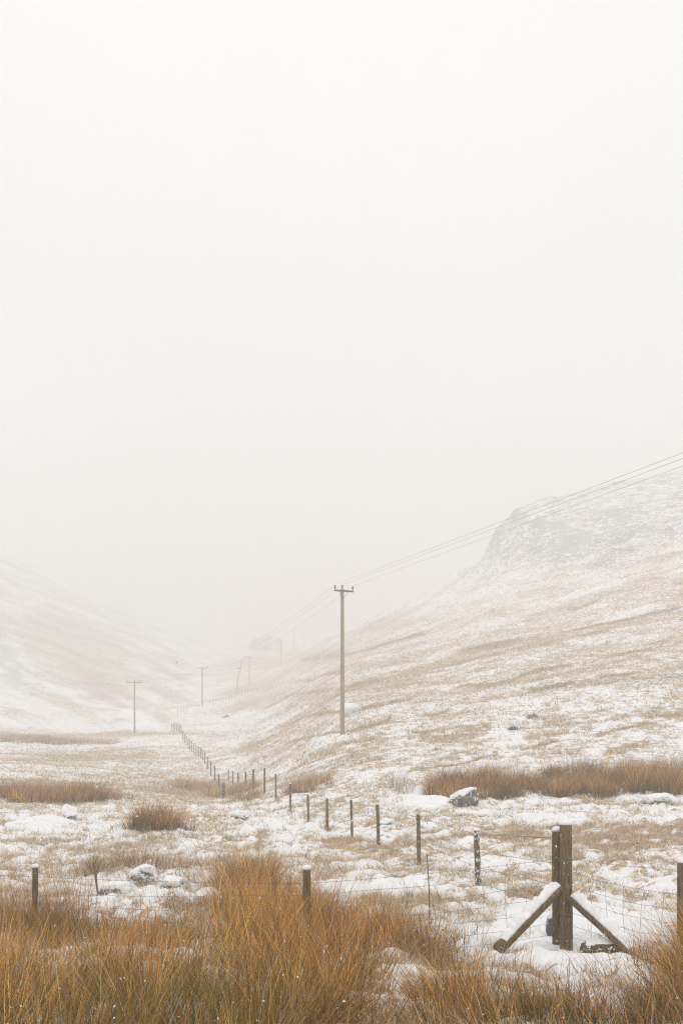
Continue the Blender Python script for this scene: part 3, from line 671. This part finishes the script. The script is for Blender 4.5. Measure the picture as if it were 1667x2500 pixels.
# fence climbing out of the dip
FP = [(535, 1897, 100), (525, 1883, 106), (515, 1870, 112), (507, 1856, 119), (500, 1843, 124), (495, 1834, 128), (490, 1830, 132), (485, 1825, 135), (479, 1822, 138), (474, 1818, 141), (469, 1815, 144), (464, 1812, 147), (460, 1808, 150), (455, 1799, 153), (451, 1792, 156), (447, 1785, 160), (443, 1774, 165), (440, 1768, 169), (436, 1764, 174), (432, 1763, 178), (428, 1763, 182), (424, 1764, 186), (420, 1765, 190)]
fb = empty('wire_fence', at(490, 132)); tag(fb, 'row of close grey posts climbing out of the dip toward the valley', 'fence')
tops = []
for k, (px, tr, D) in enumerate(FP):
    D2 = dist_for_row(px, tr + 1.2 * F / D, 60, 260)
    g = at(px, D2); add_post(fb, g, 1.2 + .1 * random.uniform(-1, 1), .05, (random.uniform(-.02, .02), 0), 0, M_woodf, 60 + k); tops.append(g + Vector((0, 0, 1.15)))
add_wire('line_wire', line_on(tops, [.05, .4, .8], .006), fb)
# far fence up the shoulder behind
fc = empty('wire_fence', at(500, 240)); tag(fc, 'faint distant fence rising rightward along the shoulder past the far poles', 'fence')
tops = []
for k in range(30):
    t = k / 29; px = 434 + t * 226; row = np.interp(px, [434, 470, 520, 560, 610, 660], [1752, 1733, 1717, 1705, 1690, 1682])
    D2 = dist_for_row(px, row, 170, 420); g = at(px, D2)
    add_post(fc, g, 1.15, .035, (random.uniform(-.03, .03), 0), 0, M_woodf, 90 + k); tops.append(g + Vector((0, 0, 1.2)))
add_wire('line_wire', line_on(tops, [.05, .5], .008), fc)

# ------------------------------------------------------------------ power poles
def insulator_mesh():
    prof = [(.0, .012), (.05, .012), (.055, .045), (.075, .05), (.085, .03), (.10, .055), (.12, .05), (.14, .03), (.16, .04), (.19, .035), (.20, .0)]
    S = 10; V = []; Fc = []
    for z, r in prof:
        for k in range(S): V.append((r * math.cos(2 * math.pi * k / S), r * math.sin(2 * math.pi * k / S), z))
    for i in range(len(prof) - 1):
        for k in range(S): k2 = (k + 1) % S; Fc.append([i * S + k, i * S + k2, (i + 1) * S + k2, (i + 1) * S + k])
    return V, Fc
def make_pole(loc, h, arm, yaw, rb=.15, rt=.105):
    o = empty('utility_pole', loc)
    n = 10; lean = -.0
    v, f = tube([(0, 0, -.6 + (h + .6) * i / n) for i in range(n + 1)], [rb + (rt - rb) * i / n for i in range(n + 1)], 16, .02, True, 1)
    mesh_np('pole_shaft', np.array([tuple(q) for q in v]), f, M_pole, o)
    az = h - .16
    a = mesh_np('crossarm', np.array([tuple(q) for q in box((0, -rt - .05, 0), (arm, .09, .10))[0]]), box((0, 0, 0), (1, 1, 1))[1], M_arm, o, smooth=False)
    a.location = (0, 0, az); a.rotation_euler.z = yaw
    iv, jf = insulator_mesh(); pts = []
    for s in (-1, 0, 1):
        i = mesh_np('insulator', np.array(iv) * np.array([1.25, 1.25, 1.5 if s else 1.2]), jf, M_ins, o)
        p = Matrix.Rotation(yaw, 3, 'Z') @ Vector((s * (arm / 2 - .05), -rt - .05 if s else 0, 0)) + Vector((0, 0, az + .05 if s else h + .0))
        i.location = p; pts.append(p + Vector((0, 0, .3 if s else .24)))
    for s in (-1, 1):
        p0 = Matrix.Rotation(yaw, 3, 'Z') @ Vector((s * arm * .25, -rt - .05, 0)) + Vector((0, 0, az - .05)); p1 = Vector((s * .02, -rt - .01, az - .5))
        v, f = tube([p0, p1], .014, 5); mesh_np('arm_brace', np.array([tuple(q) for q in v]), f, M_arm, o)
    return o, [Vector(loc) + p for p in pts]
POLES = [  # column, base row, top row, arm length, yaw, label
 (835.5, 1777, 1437, 80, 1.7, R(44), 'nearest and tallest grey wooden power pole, standing on the snowy slope'),
 (329, 1787, 1663, 189, 2.6, R(-8), 'power pole at the foot of the left hill, lowest in the valley'),
 (494, 1717, 1629, 252, 2.4, R(5), 'power pole above the far fence, right of the lowest valley pole'),
 (609, 1676, 1603, 322, 2.2, R(10), 'faint power pole beside the thin crooked leaning pole'),
 (686, 1614, 1562, 420, 2.2, R(10), 'very faint power pole in front of the misty trees'),
 (717, 1586, 1538, 495, 2.2, R(10), 'very faint power pole third from the right among the ridge poles'),
 (743, 1565, 1524, 570, 2.2, R(10), 'barely visible power pole standing highest on the misty ridge'),
 (765, 1562, 1537, 640, 2.2, R(10), 'barely visible power pole half hidden behind the misty ridge')]
attach = []
for px, br, tr, D, arm, yaw, lab in POLES:
    g = at(px, D); g.x += .0
    h = (HY - tr) / F * D - g.z
    if D > 600: h = 8.0
    o, pts = make_pole(g, h, arm, yaw); tag(o, lab, 'power pole', 'power poles along the valley')
    attach.append(pts)
def conductor(k, label):
    near = [(28.0, 1667, 1105), (28.8, 1667, 1119), (29.8, 1667, 1137)][k]
    P1 = attach[0][k]; P0 = top_of(near[1], near[2], near[0])
    far_end = P1 + (P0 - P1) * 1.9
    pts = [far_end.lerp(P1, i / 20) - Vector((0, 0, .0)) for i in range(21)]
    for s in range(1, len(attach)):
        a, b = attach[s - 1][k], attach[s][k]; n = 18; sg = 2.6 if s == 1 else 1.2
        pts += [a.lerp(b, i / n) - Vector((0, 0, sg * 4 * (i / n) * (1 - i / n))) for i in range(1, n + 1)]
    rad = [.0045 + .0015 * min(1, max(0, (p.y - 60) / 120)) for p in pts]
    v, f = tube(pts, rad, 5, 0, True)
    o = mesh_np('overhead_wire', np.array([tuple(q) for q in v]), f, M_wire); tag(o, label, 'power line', 'wires strung between the power poles')
conductor(0, 'uppermost of the three wires rising to the right edge, from the left insulator')
conductor(1, 'middle of the three wires rising to the right edge, from the pole top')
conductor(2, 'lowest of the three wires rising to the right edge, from the right insulator')
# crooked leaning pole beside the fourth pole
Dk = 322; pk = at(577, 300)
def rowpt(px, row, D): return top_of(px, row, D)
kp = empty('leaning_pole', pk); tag(kp, 'thin crooked leaning pole with a small bar, left of a faint power pole', 'pole')
pts = [pk - Vector((0, 0, .5)), rowpt(580, 1660, 300), rowpt(587, 1634, 300), rowpt(589, 1622, 300), rowpt(591, 1609, 300)]
v, f = tube(pts, [.12, .12, .11, .09, .07], 6); mesh_np('shaft', np.array([tuple(Vector(q) - pk) for q in v]), f, M_pole, kp)
v, f = tube([rowpt(577, 1633, 300), rowpt(588, 1631, 300)], .08, 5); mesh_np('bar', np.array([tuple(Vector(q) - pk) for q in v]), f, M_arm, kp)
v, f = tube([rowpt(591, 1609, 300), rowpt(597, 1604.5, 308), rowpt(603, 1605, 318)], .05, 5); mesh_np('slack_cable', np.array([tuple(Vector(q) - pk) for q in v]), f, M_wire, kp)

# ------------------------------------------------------------------ rocks
def rock(px, D, size, label, snow=.06, seed=1, sink=.3, rz=0, name='boulder', mat=None, group='rocks lying in the snow', cut=.35, tilt=0):
    import bmesh
    rs = np.random.default_rng(seed)
    bm = bmesh.new(); bmesh.ops.create_icosphere(bm, subdivisions=5, radius=1)
    V = np.array([v.co[:] for v in bm.verts]); Fc = [[v.index for v in f.verts] for f in bm.faces]; bm.free()
    pl = rs.normal(size=(14, 3)); pl /= np.linalg.norm(pl, axis=1)[:, None]; dd = .62 + .3 * rs.random(14)
    for nrm, d in zip(pl, dd):                                      # chop flat faces
        s = V @ nrm; k = s > d; V[k] -= nrm * ((s[k] - d) * .96)[:, None]
    n = fbm(V[:, 0] * 2 + seed, V[:, 1] * 2 + V[:, 2] * 2.3, 4, seed) - .5; n2 = fbm(V[:, 0] * 7 + V[:, 2] * 5, V[:, 1] * 7 - V[:, 2] * 4, 3, seed + 3) - .5
    V = V * (1 + .26 * n + .13 * n2)[:, None]
    S = np.array(size) / 2; V = V * S
    if tilt:
        c, s = math.cos(tilt), math.sin(tilt); V = np.stack([V[:, 0] * c - V[:, 2] * s, V[:, 1], V[:, 0] * s + V[:, 2] * c], 1)
    g = at(px, D); V[:, 2] += size[2] * (.5 - sink)
    o = empty(name, g, rz); tag(o, label, 'rock', group)
    mesh_np('stone', V, Fc, mat or M_rock, o)
    # snow lying on the upward faces
    tri = np.array(Fc); fn = np.cross(V[tri[:, 1]] - V[tri[:, 0]], V[tri[:, 2]] - V[tri[:, 0]])
    N = np.zeros_like(V)
    for q in range(3): np.add.at(N, tri[:, q], fn)
    N /= np.linalg.norm(N, axis=1)[:, None] + 1e-9
    up = sst(cut - .18, cut + .22, N[:, 2] + .35 * (fbm(V[:, 0] / S[0] * 3 + 5, V[:, 1] / S[1] * 3 + V[:, 2] / S[2] * 2, 3, seed + 9) - .5))
    W = V + N * (up * snow * 1.0 - (1 - up) * .05 * min(size))[:, None]; W[:, 2] += up * snow * .5 * (.7 + .6 * fbm(V[:, 0] / S[0] * 2, V[:, 1] / S[1] * 2, 2, seed + 5))
    mesh_np('snow_cover', W, Fc, M_snow, o)
    return o
rock(1130, 43.2, (1.4, .9, .80), 'largest bare-sided boulder, snow on its sloping top, in front of orange rushes', .045, 3, .2, 0, cut=.62, tilt=R(17))
rock(1140, 40.0, (1.0, .5, .22), 'low flat rock with brown underside just below the big boulder', .05, 8, .3, 0, cut=.2)
rock(1050, 43.6, (2.0, 1.4, .6), 'smooth snow-buried rock left of the big boulder', .14, 14, .5, 0, cut=-1.2)
rock(582, 45.0, (.72, .6, .36), 'mossy rock with a snow cap on the left side, near the round rush clump', .06, 5, .22, 0, cut=.5)
rock(100, 41.0, (2.1, 1.6, .55), 'broad smooth mound of snow over a rock near the left edge', .14, 17, .5, 0, cut=-1.2)
rock(170, 44.0, (.5, .5, .8), 'upright snow-plastered rock just above the broad snow mound', .05, 19, .3, 0, cut=-.1)
rock(352, 23.3, (.5, .5, .40), 'pointed snow-covered rock among the left foreground rushes', .045, 21, .3, 0, cut=.1)
rock(290, 21.6, (.72, .5, .30), 'snow-topped brown rock left of the pointed snow-covered one', .05, 23, .3, 0, cut=.6)
rock(425, 22.0, (.55, .5, .24), 'low snow-topped mossy rock right of the pointed snow-covered one', .05, 25, .3, 0, cut=.6)
rock(1614, 42.5, (1.25, .7, .36), 'flat snow-laden rock in the snow below the right-hand rushes', .09, 27, .3, 0, cut=.1)
rock(853, dist_for_row(853, 1744), (1.5, 1.0, .95), 'white snow-covered boulder right beside the foot of the nearest power pole', .12, 29, .25, 0, cut=-1.5)
rock(1348, 15.1, (.17, .2, .30), 'small dark stone half hidden behind the corner post foot', .02, 33, .05, 0, cut=.7)
rock(940, 38.0, (.5, .4, .3), 'small snowy stone behind the receding fence', .05, 35, .3, 0, cut=.3)
rock(1105, 52.0, (.9, .7, .35), 'snow hump at the left end of the big rush clumps', .12, 37, .35, 0, cut=-.3)
PAL['heather'] = np.array([[.12, .07, .055], [.18, .10, .08], [.09, .06, .05]])
for px, row, hh, lab in ((551, 1752, .6, 'far dark bush on the slope left of the nearest power pole'), (1303, 1752, .45, 'upper of two small reddish heather bushes on the right slope'), (1252, 1780, .35, 'lower greyer heather bush on the right slope, left of its reddish neighbour')):
    D = dist_for_row(px, row, 55, 250); b = at(px, D)
    V, Q, C = P(px, D, hh * F / D * .5, hh * .5, 9, 70, hh, .0002 * D + .004, 'heather', (0, 0), 0, .08, hh * .3, .9)
    o = mesh_np('heather_bush', V - np.array(b), Q, M_grass, attr={'tint': C}); o.location = b; tag(o, lab, 'bush', 'dark bushes on the slopes')
# moss and earth mound under the right-hand brace
moss = wood_material('moss_and_earth', (.035, .03, .015), (.15, .125, .055), (.22, .14, .06), .55, 1.0)
mg = at(1455, 13.55)
o = rock(1462, 13.5, (.62, .42, .30), 'mossy earth mound with dead grass beneath the right-hand brace', .015, 43, .32, 0, 'earth_mound', moss, None, cut=.85)
o['category'] = 'mound'
mb = [rush_patch(1462, 13.45, 45, .18, 22, 40, .14, .004, 'amber', (.1, -.4), .2, .2, .05, .9), rush_patch(1245, 13.05, 30, .15, 12, 40, .13, .004, 'amber', (0, -.4), .2, .1, .05, .9), rush_patch(1375, 13.8, 18, .1, 12, 40, .12, .004, 'amber', (0, -.4), .2, .1, .05, .9)]
for px_, D_ in ((1664, 13.0), (1167, 20.3), (1023, 26.6), (924, 31.6), (860, 36), (799, 39.5), (753, 43), (709, 47.5), (674, 53)): mb.append(rush_patch(px_, D_ - .05, 9, .15, 5, 60, .16 + .002 * D_, .003 + .0001 * D_, 'amber', (0, 0), .2, .2, .07, .8))
V, Q, C = merge(mb)
tag(mesh_np('grass_tufts', V, Q, M_grass, attr={'tint': C}), 'short brown grass round the feet of the braces', 'grass', kind='stuff')

# broken stump with twigs among left rushes
g = at(238, 20.5)
st_ = empty('dead_stump', g); tag(st_, 'thin broken dead stem with a side twig, left foreground', 'dead branch')
T = [top_of(239, 2180, 20.5), top_of(234, 2140, 20.5), top_of(243, 2112, 20.5)]
v, f = tube([g - Vector((0, 0, .1))] + T, [.010, .012, .020, .008], 8, .4); mesh_np('stem', np.array([tuple(Vector(q) - g) for q in v]), f, M_wood, st_)
v, f = tube([T[1], top_of(229, 2112, 20.5), top_of(241, 2090, 20.5)], [.012, .01, .006], 5); mesh_np('twig', np.array([tuple(Vector(q) - g) for q in v]), f, M_woodf, st_)

# small bird over the valley
bp_ = top_of(433, 1619, 175)
bv = [(0, .14, 0), (.035, .03, .02), (-.035, .03, .02), (0, -.13, .015), (.03, -.16, .01), (-.03, -.16, .01), (0, .03, -.035), (.24, -.02, .12), (.14, .05, .07), (-.24, -.02, .12), (-.14, .05, .07), (.1, -.05, .05), (-.1, -.05, .05)]
bf = [[0, 1, 2], [1, 3, 2], [3, 4, 5], [0, 6, 1], [0, 2, 6], [1, 6, 3], [2, 3, 6], [1, 8, 11], [8, 7, 11], [2, 12, 10], [10, 12, 9], [1, 11, 3], [2, 3, 12]]
b = mesh_np('bird', np.array(bv) * 1.4, bf, M_ins, smooth=False); b.location = bp_; b.rotation_euler = (0, R(30), R(60)); tag(b, 'tiny dark bird in the air above the valley floor', 'bird')

# far wood in the mist
def far_wood():
    V, Fc = [], []
    ch_ = []
    for k in range(18):
        px = random.uniform(618, 690); D = random.uniform(640, 720); X = (px - CX) / F * D
        zt = (HY - 1590) / F * D; hh = random.uniform(5, 8.5) * (1.35 if 655 < px < 680 else .9)
        n = 420; th = rng.random(n) * 2 * math.pi; el = rng.random(n); rr = 2.6 * np.sqrt(rng.random(n)) * np.sin(np.pi * np.clip(el * .8 + .12, 0, 1))
        b_ = np.stack([X + rr * np.cos(th), D + rr * np.sin(th), zt + el * hh], 1)
        ch_.append(blades(b_, rng.normal(0, 1.2, (n, 2)), np.full(n, 1.1), np.full(n, .7), 'brown', .3, 1, .2))
        tb = np.array([[X, D, zt - 6]] * 1); ch_.append(blades(tb, np.zeros((1, 2)), np.array([6 + hh * .7]), np.array([.5]), 'brown', 0, 2, 0))
    return merge(ch_)
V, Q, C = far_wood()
tag(mesh_np('far_wood', V, Q, M_grass, attr={'tint': np.clip(C * 1.2 + .28, 0, .8)}), 'faint clump of trees in the mist, tinted pale like it', 'trees', kind='stuff')  # foliage tint lifted so painted haze adds to the real mist

# ------------------------------------------------------------------ falling snow
def flakes():
    V, Fc = [], []
    n = 420
    for k in range(n):
        D = random.uniform(2.2, 11) if k > 60 else random.uniform(2.2, 4)
        px = random.uniform(-60, 1730); row = random.uniform(1950, 2500)
        c = top_of(px, row, D)
        if c.z < float(ground_z(np.array([c.x]), np.array([c.y]))[0]) + .1: continue
        s = random.uniform(.0008, .0024)
        ax = Vector((random.gauss(0, 1), random.gauss(0, 1), random.gauss(0, 1))).normalized(); M3 = ax.to_track_quat('Z', 'Y').to_matrix()
        o = len(V)
        for (x, y, z) in ((1, 0, 0), (-1, 0, 0), (0, 1, 0), (0, -1, 0), (0, 0, 1.9), (0, 0, -1.9)):
            V.append(tuple(c + M3 @ Vector((x, y, z)) * s * random.uniform(.7, 1.3)))
        Fc += [[o + a, o + b_, o + c_] for a, b_, c_ in ((0, 2, 4), (2, 1, 4), (1, 3, 4), (3, 0, 4), (2, 0, 5), (1, 2, 5), (3, 1, 5), (0, 3, 5))]
    return V, Fc
v, f = flakes()
tag(mesh_np('falling_snow', np.array(v), f, M_snow), 'loose snowflakes drifting through the air', 'snowflakes', kind='stuff')

# ------------------------------------------------------------------ haze
def haze():
    x, y, z0, z1 = 1560, 1560, -100, 84
    V = [(a, b, c) for a in (-x, x) for b in (-y, y) for c in (z0, z1)]
    m, nt, nd = new_mat('snowy_air')
    pv = nd('ShaderNodeVolumePrincipled'); pv.inputs['Color'].default_value = (.985, .9825, .979, 1); pv.inputs['Density'].default_value = HAZE; pv.inputs['Anisotropy'].default_value = .2
    o = nd('ShaderNodeOutputMaterial'); nt.links.new(pv.outputs[0], o.inputs['Volume'])
    b = mesh_np('haze', np.array(V), [[0, 1, 3, 2], [4, 6, 7, 5], [0, 4, 5, 1], [2, 3, 7, 6], [0, 2, 6, 4], [1, 5, 7, 3]], m, smooth=False)
    tag(b, 'pale snowy mist filling the valley', 'mist', kind='stuff')
HAZE = .0033
haze()

# ------------------------------------------------------------------ sky and light
w = bpy.data.worlds.new('World'); sc.world = w; w.use_nodes = True; nt = w.node_tree; nt.nodes.clear()
nd = lambda t, **k: _nd(nt, t, **k)
SE, SR = R(48), R(200)
sky = nd('ShaderNodeTexSky', sky_type='NISHITA', sun_disc=False, sun_elevation=SE, sun_rotation=SR, dust_density=6.0, air_density=1.0)
hs = nd('ShaderNodeHueSaturation', i_Saturation=.12); nt.links.new(sky.outputs[0], hs.inputs['Color'])
tc = nd('ShaderNodeTexCoord'); sp = nd('ShaderNodeSeparateXYZ'); nt.links.new(tc.outputs['Generated'], sp.inputs[0])
gr = ramp(nd, [(0, (8.2, 8.14, 8.06)), (.08, (8.8, 8.77, 8.72)), (.19, (9.7, 9.68, 9.64)), (.5, (10.2, 10.2, 10.2)), (1, (11.0, 11.0, 11.0))]); nt.links.new(sp.outputs[2], gr.inputs[0])
cn = nd('ShaderNodeTexNoise', i_Scale=1.6, i_Detail=3.0, i_Roughness=.5); nt.links.new(tc.outputs['Generated'], cn.inputs[0])
cr = ramp(nd, [(.3, (.94, .937, .932)), (.7, (1.04, 1.04, 1.04))]); nt.links.new(cn.outputs[0], cr.inputs[0])
mu = nd('ShaderNodeMix', data_type='RGBA', blend_type='MULTIPLY'); mu.inputs[0].default_value = 1; nt.links.new(gr.outputs[0], mu.inputs[6]); nt.links.new(cr.outputs[0], mu.inputs[7])
mx = mixc(nt, nd, .88, hs.outputs[0], mu.outputs[2])
bg = nd('ShaderNodeBackground', i_Strength=.1); nt.links.new(mx, bg.inputs[0])
wo = nd('ShaderNodeOutputWorld'); nt.links.new(bg.outputs[0], wo.inputs[0])
sun = bpy.data.lights.new('sun', 'SUN'); sun.energy = .6; sun.angle = R(30); sun.color = (1, .96, .9)
so = bpy.data.objects.new('sun', sun); col.objects.link(so)
d = Vector((math.sin(SR) * math.cos(SE), math.cos(SR) * math.cos(SE), math.sin(SE)))
so.rotation_euler = d.to_track_quat('Z', 'Y').to_euler()

# ------------------------------------------------------------------ camera and render settings
cam = bpy.data.cameras.new('camera'); co = bpy.data.objects.new('camera', cam); col.objects.link(co); sc.camera = co
cam.sensor_fit = 'VERTICAL'; cam.sensor_height = 36; cam.sensor_width = 24; cam.lens = 36 * F / 2500; cam.shift_y = (HY - 1250) / 2500
cam.clip_end = 4000; cam.clip_start = .05
co.location = (0, 0, 0); co.rotation_euler = (R(90), 0, 0)
sc.view_settings.view_transform = 'Standard'; sc.view_settings.look = 'None'; sc.view_settings.gamma = 1; sc.view_settings.exposure = .10
cy = sc.cycles
cy.use_denoising = True; cy.denoising_prefilter = 'NONE'; cy.pixel_filter_type = 'BLACKMAN_HARRIS'; cy.filter_width = 1.15; cy.max_bounces = 8; cy.volume_bounces = 3; cy.diffuse_bounces = 3; cy.transmission_bounces = 2; cy.glossy_bounces = 1
try: cy.denoiser = 'OPENIMAGEDENOISE'
except Exception: pass
